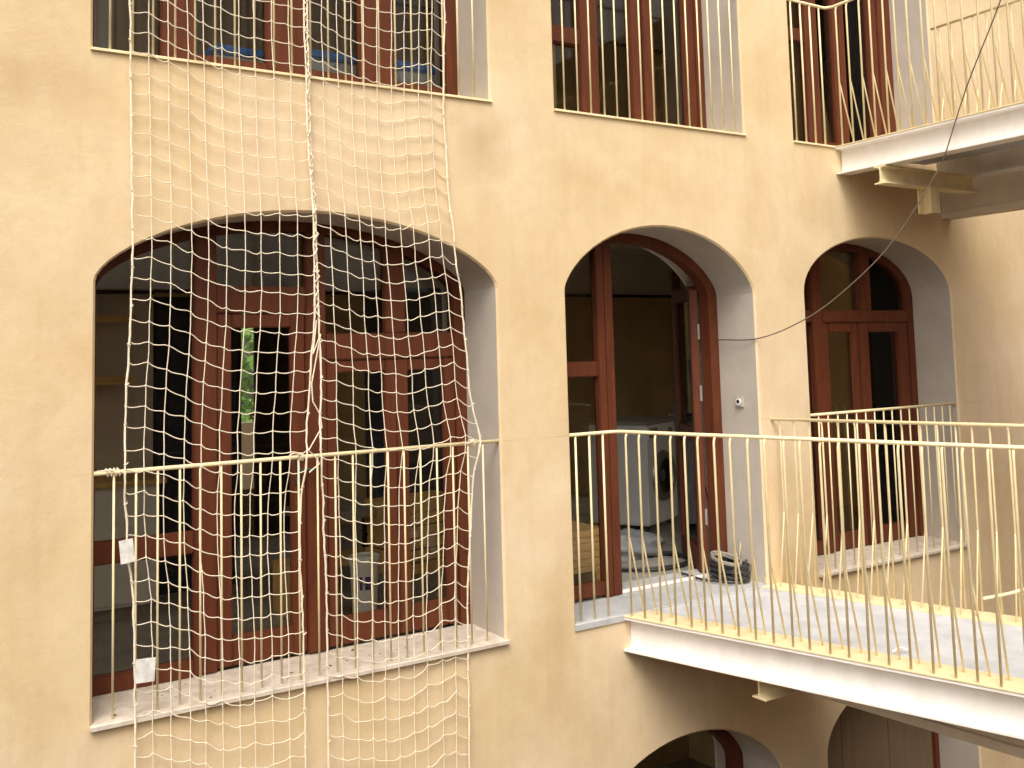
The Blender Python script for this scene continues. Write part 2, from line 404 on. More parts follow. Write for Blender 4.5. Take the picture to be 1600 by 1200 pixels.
# middle door: fixed sidelight on the left, right leaf swung open into the room
SWING = 33
def door_window(o, dz, open_leaf=True):
    z = lambda v: v + dz
    m = [('mullion', 3.19, 3.255, z(0.012), z(2.5), -0.004, 0.085), ('mullion', 3.259, 3.335, z(0.012), z(2.5), 0.004, 0.09),
         ('transom', 2.75, 3.19, z(1.43), z(1.53), 0.0, 0.08), ('rail', 2.75, 3.19, z(0.03), z(0.115), 0.0, 0.08)]
    p = [(2.75, 3.19, z(0.1), z(1.44), 0.045), (2.75, 3.19, z(1.52), z(2.5), 0.045)]
    win = window(o, m, p, 0.085)
    if open_leaf:
        lf = MB()
        x = 4.165
        def swing(ob, a=R(-SWING)):           # about the hinge line
            h = Vector((4.20, 0.46, 0)); Mr = Matrix.Translation(h) @ Matrix.Rotation(a, 4, 'Z') @ Matrix.Translation(-h)
            ob.data.transform(Mr)
        for (ya, yb, za, zb) in ((0.46, 0.54, 0.02, 2.02), (1.16, 1.24, 0.02, 2.25), (0.54, 1.16, 0.02, 0.16), (0.54, 1.16, 0.92, 1.02), (0.54, 1.16, 1.95, 2.05)):
            lf.box(x - 0.03, x + 0.03, ya, yb, z(za), z(zb))
        d = lf.build('door', M_WOOD, win, bevel=0.005); swing(d); d['label'] = 'open door leaf swung back into the room'
        swing(MB().box(x - 0.006, x + 0.006, 0.54, 1.16, z(0.16), z(1.95)).build('pane', M_GLASS, win))
        for hz in (0.35, 1.22, 1.66):
            MB().tube([(4.19, FY + 0.10, z(hz)), (4.19, FY + 0.10, z(hz + 0.11))], 0.009, 8).build('hinge', M_GREYBOX, win)
        hb = MB().box(x - 0.05, x - 0.03, 1.185, 1.22, z(0.95), z(1.17)).tube([(x - 0.05, 1.20, z(1.08)), (x - 0.09, 1.20, z(1.08)), (x - 0.09, 1.09, z(1.08))], 0.010, 8)
        swing(hb.build('handle', M_BLACK, win))
    return win
door_window(OPEN['door'], 0.0)
m = [('mullion', 3.125, 3.28, UP + 0.012, UP + 2.5, -0.004, 0.085), ('transom', 2.70, 3.125, UP + 0.565, UP + 0.68, 0, 0.08), ('transom', 2.70, 3.125, UP + 1.5, UP + 1.6, 0, 0.08),
     ('rail', 2.70, 3.125, UP + 0.015, UP + 0.1, 0, 0.08), ('stile', 3.582, 3.68, UP + 0.02, UP + 2.3, 0.01, 0.075), ('stile', 3.69, 3.79, UP + 0.02, UP + 2.3, 0.004, 0.075),
     ('rail', 3.28, 3.582, UP + 0.02, UP + 0.12, 0.012, 0.07), ('rail', 3.79, 4.08, UP + 0.02, UP + 0.12, 0.012, 0.07), ('stile', 4.08, 4.19, UP + 0.02, UP + 2.2, 0.012, 0.075)]
p = [(2.70, 3.125, UP + 0.08, UP + 2.5, 0.045), (3.28, 3.60, UP + 0.1, UP + 2.5, 0.045), (3.77, 4.10, UP + 0.1, UP + 2.5, 0.045)]
window(OPEN['udoor'], m, p)
door_window(OPEN['ldoor'], DN, False)

def right_window(o, dz):
    z = lambda v: v + dz
    m = [('mullion', 5.29, 5.41, z(0.015), z(2.5), -0.004, 0.09), ('transom', 5.41, 6.47, z(1.77), z(1.865), 0.0, 0.08), ('mullion', 5.876, 6.012, z(1.865), z(2.6), 0.0, 0.09),
         ('transom', 4.87, 5.29, z(1.77), z(1.865), 0.0, 0.08), ('rail', 4.87, 5.29, z(0.02), z(0.12), 0.0, 0.08)]
    m += sash(5.413, 5.835, z(0.02), z(1.765), 0.07, 0.075, 0.13, 0.014)
    m += sash(5.845, 6.465, z(0.02), z(1.765), 0.12, 0.075, 0.13, 0.008)
    p = [(4.87, 5.29, z(0.1), z(1.78), 0.05), (4.87, 5.29, z(1.85), z(2.6), 0.05), (5.41, 5.88, z(1.85), z(2.6), 0.05), (6.0, 6.47, z(1.85), z(2.6), 0.05),
         (5.48, 5.77, z(0.14), z(1.70), 0.045), (5.96, 6.35, z(0.14), z(1.70), 0.045)]
    return window(o, m, p, 0.075)
right_window(OPEN['right'], 0.0)
m = [('mullion', 5.36, 5.52, UP + 0.015, UP + 2.5, -0.004, 0.09), ('transom', 4.84, 5.36, UP + 0.915, UP + 1.02, 0, 0.08), ('rail', 4.84, 5.36, UP + 0.02, UP + 0.1, 0, 0.08),
     ('stile', 5.72, 5.79, UP + 0.02, UP + 2.3, 0.014, 0.075), ('stile', 5.795, 5.87, UP + 0.02, UP + 2.3, 0.008, 0.075), ('stile', 6.175, 6.29, UP + 0.02, UP + 2.3, 0.008, 0.075), ('stile', 6.30, 6.40, UP + 0.02, UP + 2.2, 0.0, 0.08),
     ('rail', 5.52, 5.72, UP + 0.02, UP + 0.14, 0.014, 0.07), ('rail', 5.87, 6.175, UP + 0.02, UP + 0.14, 0.01, 0.07)]
p = [(4.84, 5.36, UP + 0.1, UP + 2.5, 0.05), (5.52, 5.73, UP + 0.1, UP + 2.5, 0.045), (5.86, 6.18, UP + 0.1, UP + 2.5, 0.045)]
window(OPEN['uright'], m, p)
# the lower right opening is boarded up
o = OPEN['lright']
wl = window(o, [], [], 0.05)
for i in range(6):
    xa = 4.86 + i * 0.272
    MB().prism(clip_poly(o, xa, xb := xa + 0.268, DN + 0.02, DN + 2.6, 0.045), FY + 0.02 + 0.003 * (i % 2), FY + 0.05).build('board', M_PLY, wl)

# ------------------------------------------------------------------ sills
def sill(o, m, back=0.36, proj=0.03, th=0.035, over=0.012, drop=0.0, top=0.002):
    x0, x1, z0 = o[0] - over, o[1] + over, o[2]
    mb = MB(); y0, y1 = -proj, back + 0.02
    # a wide front nosing and a narrower tail between the reveals
    pr = [(y0, z0 - th - drop), (y0, z0 - drop + top - 0.004), (y0 + 0.006, z0 - drop + top), (-0.002, z0 - drop * 0.9 + top), (-0.002, z0 - th - drop)]
    n = len(pr); vs = [(x0, y, z) for y, z in pr] + [(x1, y, z) for y, z in pr]
    mb.add(vs, [tuple(range(n)), tuple(range(2 * n - 1, n - 1, -1))] + [(i, (i + 1) % n, (i + 1) % n + n, i + n) for i in range(n)])
    a, b_ = o[0] + 0.001, o[1] - 0.001
    pr = [(-0.002, z0 - drop * 0.9 + top), (y1, z0 + 0.014 + top), (y1, z0 - 0.03), (-0.002, z0 - th - drop)]
    n = 4; vs = [(a, y, z) for y, z in pr] + [(b_, y, z) for y, z in pr]
    mb.add(vs, [tuple(range(n)), tuple(range(2 * n - 1, n - 1, -1))] + [(i, (i + 1) % n, (i + 1) % n + n, i + n) for i in range(n)])
    return mb.build('window_sill', m, B)
sill(OPEN['big'], M_STONE, th=0.02)
sill(OPEN['right'], M_STONE, th=0.02)
sill(OPEN['door'], M_STONE2, back=0.60, proj=0.012)
sill(OPEN['ubig'], M_CREAM, proj=0.016, th=0.012)
sill(OPEN['udoor'], M_CREAM, proj=0.016, th=0.012)
sill(OPEN['uright'], M_CREAM, proj=0.014, th=0.012)
for k in ('lbig', 'ldoor', 'lright'): sill(OPEN[k], M_STONE)

MB().box(3.34, 4.20, 0.375, 0.40, 0.012, 0.034).build('threshold_strip', M_WHITE, B, bevel=0.004)

rn = random.Random(21)
lt = MB()
for q in range(46):
    x_, y_ = rn.uniform(0.05, 2.12), rn.uniform(0.03, 0.33); r_ = rn.choice((0.004, 0.006, 0.009, 0.014)); a = rn.uniform(0, 6)
    zz = 0.003 + y_ * 0.034
    lt.add([(x_ + r_ * cos(a), y_ + r_ * sin(a) * 0.6, zz), (x_ - r_ * sin(a) * 0.5, y_ + r_ * cos(a) * 0.5, zz + r_ * 0.5), (x_ - r_ * cos(a), y_ - r_ * sin(a) * 0.6, zz + 0.001), (x_ + r_ * sin(a) * 0.5, y_ - r_ * cos(a) * 0.5, zz)], [(0, 1, 2, 3)])
tag(lt.build('grit_and_leaf_bits', M_BARK), kind='stuff')

# ------------------------------------------------------------------ window railings
def window_railing(x0, x1, z, zt, y, pitch, name='railing', first=0.09):
    hr = MB().tube([(x0 - 0.01, y, zt), (x1 + 0.01, y, zt)], 0.0105, 10).build(name, M_CREAM, B, smooth=True)
    xs = []; x = x0 + first
    while x < x1 - 0.03: xs.append(x); x += pitch
    src = None
    for x in xs:
        if src is None:
            src = MB().tube([(0, 0, 0), (0, 0, zt - z - 0.008)], 0.0056, 8).build('baluster', M_CREAM, hr, smooth=True)
            src.location = (x, y, z)
        else:
            b_ = share('baluster', src, hr, (x + random.uniform(-0.003, 0.003), y, z))
    return hr
window_railing(0.0, 2.185, 0.0, 1.10, 0.022, 0.0995)
window_railing(-0.02, 2.17, UP - 0.004, UP + 1.06, 0.0, 0.1005, first=0.075)
window_railing(2.645, 4.263, UP - 0.004, UP + 1.06, 0.0, 0.104, first=0.07)
window_railing(4.806, 6.548, 0.0, 1.10, 0.022, 0.104, first=0.10)
window_railing(0.0, 2.185, DN, DN + 1.1, 0.022, 0.0995)
window_railing(4.806, 6.548, DN, DN + 1.1, 0.022, 0.104)

# ------------------------------------------------------------------ steel walkways
def walkway(name, label, x_near, x_far, s, z0, ylen, far_to=1.0, stub=None, railh=1.10, pitch=0.106, deep=None, cross=()):
    T = thing(name, label, 'walkway', (x_near, 0, z0))
    d = Vector((s, -1, 0)).normalized(); nrm = Vector((-d.y, d.x, 0))     # nrm points inwards (+x)
    W = (x_far - x_near) * nrm.x
    def at(u, v, zz=0.0):          # u along, v across
        return Vector((0, 0, 0)) + d * u + nrm * v + Vector((0, 0, zz))
    L = ylen
    # I-beam with rolled fillets: v across, z up
    def ibeam(fw_, h, tw=0.010, tf=0.012):
        a = fw_ / 2; t = tw / 2; r = 0.022
        half = [(a, 0), (a, -tf), (t + r, -tf - 0.002), (t + r * 0.3, -tf - r * 0.3), (t, -tf - r), (t, -h + tf + r), (t + r * 0.3, -h + tf + r * 0.3), (t + r, -h + tf + 0.002), (a, -h + tf), (a, -h)]
        return half + [(-x, y) for x, y in reversed(half)]
    H = 0.20
    for v0, nm in ((0.065, 'near_beam'), (W - 0.065, 'far_beam')):
        MB().sweep(ibeam(0.13, H), at(0.004, v0, -0.002), at(L, v0, -0.002), nrm).build('beam', M_WHITE, T)
    # cream flange plates that carry the railings
    for v0, v1 in ((-0.004, 0.20), (W - 0.20, W + 0.004)):
        MB().sweep([(v0, 0.0), (v1, 0.0), (v1, 0.010), (v0, 0.010)], at(0.003, 0), at(L, 0), nrm).build('edge_plate', M_CREAM, T, bevel=0.002)
    MB().sweep([(0.203, -0.06), (W - 0.203, -0.06), (W - 0.203, 0.004), (0.203, 0.004)], at(0.003, 0), at(L, 0), nrm).build('deck', M_DECK, T)
    # railings
    sides = [(0.012, 1, 0.0), (W - 0.012, -1, 0.0)]
    for v0, inw, _ in sides:
        pts = [at(0.0 if v0 < 0.1 else 0.0, v0 + inw * 0.012, railh), at(L, v0 + inw * 0.012, railh)]
        mb = MB()
        if v0 < 0.1 and stub:
            pts = [Vector((stub - x_near, 0.02, railh)), Vector((-0.01, 0.02, railh)), at(0.03, v0 + inw * 0.012, railh)] + pts[1:]
        mb.tube(pts, 0.0112, 10)
        hr = mb.build('handrail', M_CREAM, T, smooth=True)
        bal = MB().tube([(0, 0, 0.01), (0, 0, railh - 0.07), (0, 0, railh - 0.045), (0.004, 0, railh - 0.025), (0.012, 0, railh - 0.012)], 0.0070, 8)
        bsrc = None; xsrc = None
        u = 0.06
        ang = math.atan2(nrm.y, nrm.x) + (0 if inw > 0 else pi)
        while u < L - 0.02:
            uu = u + random.uniform(-0.006, 0.006)
            pos = at(uu, v0)
            rz = ang + random.uniform(-0.12, 0.12)
            if bsrc is None:
                b_ = bsrc = bal.build('baluster', M_CREAM, T, smooth=True); b_.location = pos; b_.rotation_euler = (0, 0, rz)
                brm = MB().tube([(0.0, 0.0, 0.50), (0.010, 0.0, 0.45), (0.12, 0, 0.010)], [0.0035, 0.0055, 0.0055], 8)
                xsrc = brm.build('brace', M_CREAM, b_, smooth=True)
            else:
                b_ = share('baluster', bsrc, T, pos, rz)
                b_.rotation_euler = (random.uniform(-0.006, 0.006), random.uniform(-0.006, 0.006), rz)
                share('brace', xsrc, b_)
            u += pitch
        if v0 < 0.1 and stub:
            sx = stub + 0.05; s2 = None
            while sx < x_near - 0.04:
                if s2 is None:
                    s2 = MB().tube([(0, 0, 0.0), (0, 0, railh - 0.008)], 0.007, 8).build('baluster', M_CREAM, T, smooth=True); s2.location = (sx - x_near, 0.02, 0)
                else: share('baluster', s2, T, (sx - x_near, 0.02, 0))
                sx += 0.104
    # deep downstand and cross beams (world coordinates, relative to the thing)
    if deep:
        xa, sl, zt, zb, y1 = deep
        dd = Vector((sl, -1, 0)).normalized(); nn = Vector((-dd.y, dd.x, 0))
        a = Vector((xa - x_near, -0.003, 0)); b_ = a + dd * y1
        z1, z2 = zt - z0, zb - z0
        MB().sweep([(0.02, z1), (0.02, z2 + 0.055), (-0.0, z2 + 0.05), (0.0, z2), (0.14, z2), (0.14, z1)], a, b_, nn).build('downstand', M_DEEP, T)
    for (xa, xb, yc, zt, h) in cross:
        a = Vector((xa - x_near, yc, zt - z0)); b_ = Vector((xb - x_near, yc, zt - z0))
        MB().sweep(ibeam(0.10, h, 0.008, 0.009), a, b_, Vector((0, 1, 0))).build('cross_beam', M_CREAM, T)
    # small galvanised fixing plate under each end of the near beam, and web stiffener
    return T
LW = walkway('steel_walkway', 'lower cream railed steel walkway running out from the arched doorway', 3.03, 4.42, 0.24, -0.012, 4.6, stub=2.681, railh=1.11,
             deep=(3.89, 0.05, -0.085, -0.48, 4.6), cross=((3.30, 4.3, -0.83, -0.216, 0.12),))
UW = walkway('steel_walkway', 'upper white edged steel walkway at top right, seen from below', 5.215, 6.44, -0.05, 3.062, 4.4, stub=4.775, railh=1.075,
             deep=(6.47, -0.05, 3.03, 2.585, 4.4), cross=((5.19, 6.30, -0.40, 2.857, 0.13),))
# short post below the upper cross beam with its foot plate
MB().box(5.70 - 5.215, 5.81 - 5.215, -0.345, -0.335, 2.545 - 3.062, 2.727 - 3.062).box(5.70 - 5.215, 5.81 - 5.215, -0.445, -0.435, 2.545 - 3.062, 2.727 - 3.062)\
    .box(5.75 - 5.215, 5.76 - 5.215, -0.434, -0.346, 2.545 - 3.062, 2.727 - 3.062).build('post', M_CREAM, UW)

# ------------------------------------------------------------------ rooms behind the facade
ROOM_X0, ROOM_X1, BACK = -1.6, 7.6, 4.5
def room(dz, slit=False, htop=2.74):
    zf, zc = dz - 0.03, dz + htop
    MB().box(ROOM_X0, ROOM_X1, 0.63, BACK, zf - 0.1, zf).build('interior_floor', M_IN_FLOOR, B)
    MB().box(ROOM_X0, ROOM_X1, 0.63, BACK, zc, zc + 0.1).build('ceiling', M_IN_GREY, B)
    # front wall inside face between openings is the wall's back: close it with a lining
    xs = sorted([(o[0], o[1], o) for k, o in OPEN.items() if abs(o[2] - dz) < 0.2])
    lin = MB(); x = ROOM_X0
    for x0, x1, o in xs:
        lin.box(x, x0 - 0.0, 0.62, 0.64, zf, zc)
        ps = [(x0, zc), (x1, zc)] + [p for p in outline(o)[2:]]
        lin.prism(ps, 0.62, 0.64)
        x = x1
    lin.box(x, ROOM_X1, 0.62, 0.64, zf, zc)
    lin.build('interior_lining', M_IN_GREY, B)
    MB().box(ROOM_X1, ROOM_X1 + 0.1, 0.63, BACK, zf, zc).build('interior_wall', M_IN_DARK, B)
    # each unseen end wall has a wide opening added to light the room
    MB().box(ROOM_X0 - 0.1, ROOM_X0, 0.63, BACK, zf, dz + 0.3).box(ROOM_X0 - 0.1, ROOM_X0, 0.63, BACK, dz + 2.6, zc).box(ROOM_X0 - 0.1, ROOM_X0, 0.63, 0.9, dz + 0.3, dz + 2.6).box(ROOM_X0 - 0.1, ROOM_X0, 4.2, BACK, dz + 0.3, dz + 2.6).build('interior_wall', M_IN_GREY, B)
    zl = dz + 2.225
    if slit:
        sx0, sx1, sz0, sz1 = 2.10, 2.50, dz + 0.40, dz + 2.05
        segs = ((ROOM_X0, sx0, zf, zl), (sx1, ROOM_X1, zf, zl), (sx0, sx1, zf, sz0), (sx0, sx1, sz1, zl))
        segs = ((ROOM_X0, -1.3, zf, zl), (-1.3, 1.25, zf, dz + 0.3), (-1.3, 1.25, dz + 2.2, zl), (1.25, sx0, zf, zl)) + ((sx1, 5.1, zf, zl), (5.1, 5.95, zf, dz + 0.2), (5.1, 5.95, dz + 2.2, zl), (5.95, ROOM_X1, zf, zl)) + segs[2:]  # gaps left as hidden rear openings, added to brighten the room
    else: segs = ((ROOM_X0, -1.3, zf, zl), (-1.3, 0.95, zf, dz + 0.3), (-1.3, 0.95, dz + 2.2, zl), (0.95, 5.1, zf, zl), (5.1, 5.95, zf, dz + 0.2), (5.1, 5.95, dz + 2.2, zl), (5.95, ROOM_X1, zf, zl))  # same added rear openings on the other storeys
    mb = MB()
    for xa, xb, za, zb in segs: mb.box(xa, xb, BACK, BACK + 0.12, za, zb)
    mb.build('interior_wall', M_IN_DARK, B)
    MB().box(ROOM_X0, ROOM_X1, BACK, BACK + 0.12, zl + 0.03, zc).build('interior_wall', M_IN_GREY, B)
    MB().box(ROOM_X0, ROOM_X1, BACK - 0.03, BACK + 0.12, zl, zl + 0.03).build('ceiling_shadow_line', M_DARKBROWN, B)  # thin dark strip standing in for a shadow line under the ceiling
room(0.0, True); room(UP); room(DN)
# partition with shelves at the left of the big room
MB().box(ROOM_X0, 0.90, 2.55, 2.67, -0.03, 2.74).build('partition', M_IN_GREY, B)
MB().box(ROOM_X0, 0.90, 2.52, 2.545, 2.085, 2.11).build('ceiling_shadow_line', M_DARKBROWN, B)  # the same shadow line put on the partition as a dark strip
MB().box(ROOM_X0, 0.62, 2.60, 2.72, UP - 0.03, UP + 2.74).build('partition', M_IN_GREY, B)

sh = thing('wall_shelf', 'two tan wooden shelf boards on the grey wall inside the big left window', 'shelf', (0.3, 2.4, 1.4))
for zz in (1.905, 1.495):
    MB().box(-0.9, 0.39, -0.20, 0.145, zz - 1.4 - 0.02, zz - 1.4 + 0.015).build('shelf_board', M_PINE, sh)
    MB().box(-0.9, 0.39, -0.216, -0.203, zz - 1.4 - 0.035, zz - 1.4 + 0.018).build('shelf_lip', M_PINE, sh)
cb = thing('white_cabinet', 'low white cabinet with a worktop inside the big window, bottom left', 'cabinet', (0.3, 2.1, -0.03))
MB().box(-0.9, 0.50, -0.10, 0.42, 0.08, 0.84).build('carcass', M_WPLAST, cb)
MB().box(-0.9, 0.54, -0.14, 0.44, 0.842, 0.875).build('worktop', M_PINE, cb)
for k in range(2): MB().box(-0.55 + k * 0.525, -0.035 + k * 0.525, -0.118, -0.102, 0.10, 0.82).build('cabinet_door', M_WPLAST, cb, bevel=0.004)
MB().box(-0.9, 0.50, -0.06, 0.42, 0.0, 0.078).build('plinth', M_GREYBOX, cb)
# dark wardrobe mass added beside the partition to darken the view
wd = thing('dark_filler', 'tall black wardrobe added to darken the view behind the left sidelight', 'filler', (1.21, 2.58, -0.03))
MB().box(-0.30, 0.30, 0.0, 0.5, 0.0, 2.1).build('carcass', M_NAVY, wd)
for k in range(2): MB().box(-0.295 + 0.3 * k, -0.005 + 0.3 * k, -0.02, -0.002, 0.05, 2.08).build('filler_front', M_NAVY, wd, bevel=0.004)

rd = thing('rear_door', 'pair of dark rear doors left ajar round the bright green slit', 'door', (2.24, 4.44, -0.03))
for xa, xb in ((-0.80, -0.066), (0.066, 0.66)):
    lf_ = MB().box(xa, xb, 0.0, 0.045, 0.0, 2.16).build('leaf', M_DARKBROWN, rd)
    MB().box(xa + 0.1, xb - 0.1, -0.012, -0.001, 0.2, 0.95).box(xa + 0.1, xb - 0.1, -0.012, -0.001, 1.1, 2.0).build('panel', M_DARKBROWN, lf_, bevel=0.004)
# outside the rear slit: tree and parapet
pw = MB().box(0.5, 4.4, 5.9, 6.05, -3.2, 0.93).build('parapet_wall', M_WHITE); tag(pw, 'pale rear parapet glimpsed through the narrow slit of light', 'wall')
rg = MB().box(-40, 60, 6.0, 80, -3.4, -3.2).build('rear_ground', M_GROUND); tag(rg, kind='structure')
tr = thing('leafy_tree', 'bright green leafy tree seen through the narrow slit behind the netted window', 'tree', (3.6, 10.5, -3.2))
MB().tube([(0, 0, 0), (0.05, 0, 1.5), (-0.05, 0.05, 3.0), (0.1, 0, 5.0), (0.1, 0.1, 7)], [0.2, 0.17, 0.14, 0.09, 0.03], 10).tube([(0, 0, 2.6), (0.9, -0.2, 4.2), (1.4, -0.3, 5.4)], [0.08, 0.05, 0.02], 8).tube([(0, 0, 3.0), (-0.9, 0.1, 4.6), (-1.3, 0, 5.8)], [0.08, 0.05, 0.02], 8).build('trunk', M_BARK, tr, smooth=True)
cw = MB(); rnd = random.Random(3)
for i in range(9000):
    th, ph = rnd.uniform(0, 2 * pi), math.acos(rnd.uniform(-1, 1)); q = rnd.random() ** 0.45
    c = Vector((2.6 * q * sin(ph) * cos(th), 2.0 * q * sin(ph) * sin(th), 5.2 + 2.7 * q * cos(ph)))
    if sin(c.x * 2.3 + 1) * sin(c.y * 2.1) * sin(c.z * 2.4) > 0.32: continue
    a = Vector((rnd.uniform(-1, 1), rnd.uniform(-1, 1), rnd.uniform(-1, 1))).normalized(); b_ = a.orthogonal().normalized()
    l_ = rnd.uniform(0.06, 0.11)
    cw.add([c - a * l_, c + b_ * l_ * 0.45, c + a * l_, c - b_ * l_ * 0.45], [(0, 1, 2, 3)])
cr = cw.build('crown', M_LEAF, tr); cr['kind'] = 'stuff'

# ------------------------------------------------------------------ rest of the courtyard (out of frame): it shapes the light
MB().box(-5.0, 9.4, -8.6, 0.0, -9.4, -9.2).build('courtyard_ground', M_GROUND)['kind'] = 'structure'
MB().box(-5.2, 9.6, -8.9, -8.6, -9.2, 2.6).build('rear_wing', M_COURT, B)
MB().box(-5.3, -5.0, -8.6, 0.6, -9.2, 0.6).build('side_wing', M_COURT, B)
MB().box(9.4, 9.7, -8.6, 0.6, -9.2, 6.6).build('side_wing', M_COURT, B)
MB().box(-5.3, 9.7, 0.63, 5.0, 6.6, 6.8).build('roof', M_PLY, B)

# ------------------------------------------------------------------ the safety net
def lerp_table(tab, z):
    tab = sorted(tab)
    if z <= tab[0][0]: return tab[0][1]
    for (z0, x0), (z1, x1) in zip(tab, tab[1:]):
        if z <= z1:
            t = (z - z0) / (z1 - z0); t = t * t * (3 - 2 * t)
            return x0 + (x1 - x0) * t
    return tab[-1][1]
LE = [(4.2, 0.135), (3.314, 0.14), (2.698, 0.148), (2.132, 0.150), (1.75, 0.142), (1.386, 0.126), (1.111, 0.120), (0.78, 0.138), (0.5, 0.168), (0.238, 0.174), (-1.6, 0.178)]
ML = [(4.2, 1.008), (3.464, 1.012), (2.785, 1.024), (2.352, 1.043), (1.857, 1.045), (1.468, 1.018), (1.149, 0.992), (0.85, 0.968), (0.648, 0.963), (0.213, 0.977), (-1.6, 0.98)]
MR = [(4.2, 1.022), (3.464, 1.026), (2.785, 1.040), (2.352, 1.058), (1.86, 1.062), (1.726, 1.067), (1.466, 1.074), (1.144, 1.060), (0.823, 1.084), (0.317, 1.102), (-1.6, 1.092)]
RE = [(4.2, 1.868), (3.608, 1.863), (3.086, 1.848), (2.576, 1.863), (2.181, 1.890), (1.894, 1.924), (1.45, 1.955), (1.118, 2.008), (0.90, 1.975), (0.731, 1.959), (0.254, 1.930), (-1.6, 1.895)]
SAG_A = [0, -.004, -.030, -.066, -.106, -.134, -.152, -.158, -.160, -.164, -.162]
SAG_B = [0, -.021, -.054, -.078, -.086, -.097, -.099, -.080, -.060, -.048, -.088]
NET = thing('safety_net', 'cream knotted safety net hanging over the big left window and its railing', 'net', (0, -0.04, 0))
def ynet(x, z, ph):
    y = 0.012 * sin(2.1 * z + ph) + 0.008 * sin(3.3 * x + ph)
    if z > 2.4 and z < 3.02: y += 0.010       # lies against the wall
    y -= 0.03 * math.exp(-((z - 1.1) / 0.12) ** 2)   # passes in front of the handrail
    return y
def net_panel(left, right, sag, ph, seed):
    rn = random.Random(seed); nc = len(sag); pitch = 0.0985; z_top = 4.16
    rows = int((z_top + 1.55) / pitch)
    fr = [i / (nc - 1) + (rn.uniform(-0.012, 0.012) if 0 < i < nc - 1 else 0) for i in range(nc)]
    P_ = []
    for j in range(rows):
        row = []
        for i in range(nc):
            zz = z_top - j * pitch
            k = 0.75 + 0.25 * min(1, max(0, (4.2 - zz) / 1.2))
            z = zz + sag[i] * k + rn.uniform(-0.006, 0.006)
            if zz < 0.35: z += 0.012 * sin(i * 2.2 + j) 
            x = lerp_table(left, z) * (1 - fr[i]) + lerp_table(right, z) * fr[i]
            x += rn.uniform(-0.0022, 0.0022) if 0 < i < nc - 1 else 0
            row.append(Vector((x, ynet(x, z, ph) + rn.uniform(-0.003, 0.003), z)))
        P_.append(row)
    mb = MB(); r = 0.0025
    for j in range(rows):                      # horizontal cords, slack between the knots
        pts = []
        for i in range(nc - 1):
            a, b_ = P_[j][i], P_[j][i + 1]
            s1 = rn.uniform(0.004, 0.011); s2 = rn.uniform(-0.006, 0.006)
            for t in (0, 0.22, 0.5, 0.78):
                p = a.lerp(b_, t); p.z += -s1 * 4 * t * (1 - t) + s2 * sin(2 * pi * t); p.y += s2 * 0.8 * sin(pi * t)
                pts.append(p)
        pts.append(P_[j][-1]); mb.tube(pts, r, 5)
    for i in range(nc):                        # vertical cords, pulled straight by the weight
        pts = []
        for j in range(rows - 1):
            a, b_ = P_[j][i], P_[j + 1][i]; s = rn.uniform(-0.0014, 0.0014)
            pts += [a, a.lerp(b_, 0.5) + Vector((s, s * 0.5, 0))]
        pts.append(P_[-1][i])
        mb.tube(pts, r, 5)
    for row in P_:                             # knots
        for p in row:
            q = 0.0062; a = rn.uniform(0, 1.5)
            vs = [p + Vector((q * cos(a), 0, q * sin(a))), p + Vector((0, q, 0)), p - Vector((q * cos(a), 0, q * sin(a))), p - Vector((0, q, 0)), p + Vector((-q * sin(a), 0, q * cos(a))), p - Vector((-q * sin(a), 0, q * cos(a)))]
            mb.add(vs, [(0, 1, 4), (1, 2, 4), (2, 3, 4), (3, 0, 4), (1, 0, 5), (2, 1, 5), (3, 2, 5), (0, 3, 5)])
    o = mb.build('net_panel', M_NET, NET); o['kind'] = 'stuff'
    return P_
PA = net_panel(LE, ML, SAG_A, 0.3, 11)
PB = net_panel(MR, RE, SAG_B, 1.4, 12)
def edge_rope(tab, ph, seed, r=0.0048):
    rn = random.Random(seed); mb = MB(); pts = []; z = 4.2
    while z > -1.55:
        x = lerp_table(tab, z) + rn.uniform(-0.003, 0.003)
        pts.append((x, ynet(x, z, ph) - 0.004, z)); z -= 0.045
    mb.tube(pts, [r * rn.uniform(0.85, 1.15) for _ in pts], 6)
    for p in pts[::4]:                          # whipping turns and loose ends
        a = rn.uniform(-1, 1)
        mb.tube([(p[0] - 0.006, p[1], p[2] - 0.004), (p[0] + 0.006, p[1] - 0.006, p[2]), (p[0] + 0.013 * a, p[1] - 0.008, p[2] + 0.008)], 0.003, 5)
    return mb.build('edge_rope', M_NET, NET)
edge_rope(LE, 0.3, 1); edge_rope(ML, 0.3, 2); edge_rope(MR, 1.4, 3); edge_rope(RE, 1.4, 4)
# lacing that joins the two panels above, then hangs in loose loops
mb = MB(); rn = random.Random(5); pts = []; z = 4.2; k = 0
while z > 1.80:
    x = (lerp_table(ML, z) + lerp_table(MR, z)) / 2 + (0.012 if k % 2 else -0.010) + rn.uniform(-0.002, 0.002)
    pts.append((x, ynet(x, z, 0.8) - 0.012 + (0.010 if k % 3 else -0.004), z)); z -= 0.028 + rn.uniform(0, 0.012); k += 1
mb.tube(pts, 0.004, 5)
zig = [(1.05, 1.79), (1.030, 1.62), (1.072, 1.72), (1.022, 1.47), (1.028, 1.38), (1.068, 1.31), (1.074, 1.25), (0.995, 1.14), (1.03, 1.105), (1.052, 1.07), (1.0, 1.03)]
mb.tube([(x, ynet(x, z, 0.8) - 0.010, z) for x, z in zig], 0.0035, 5)
mb.build('lacing_cord', M_NET, NET)
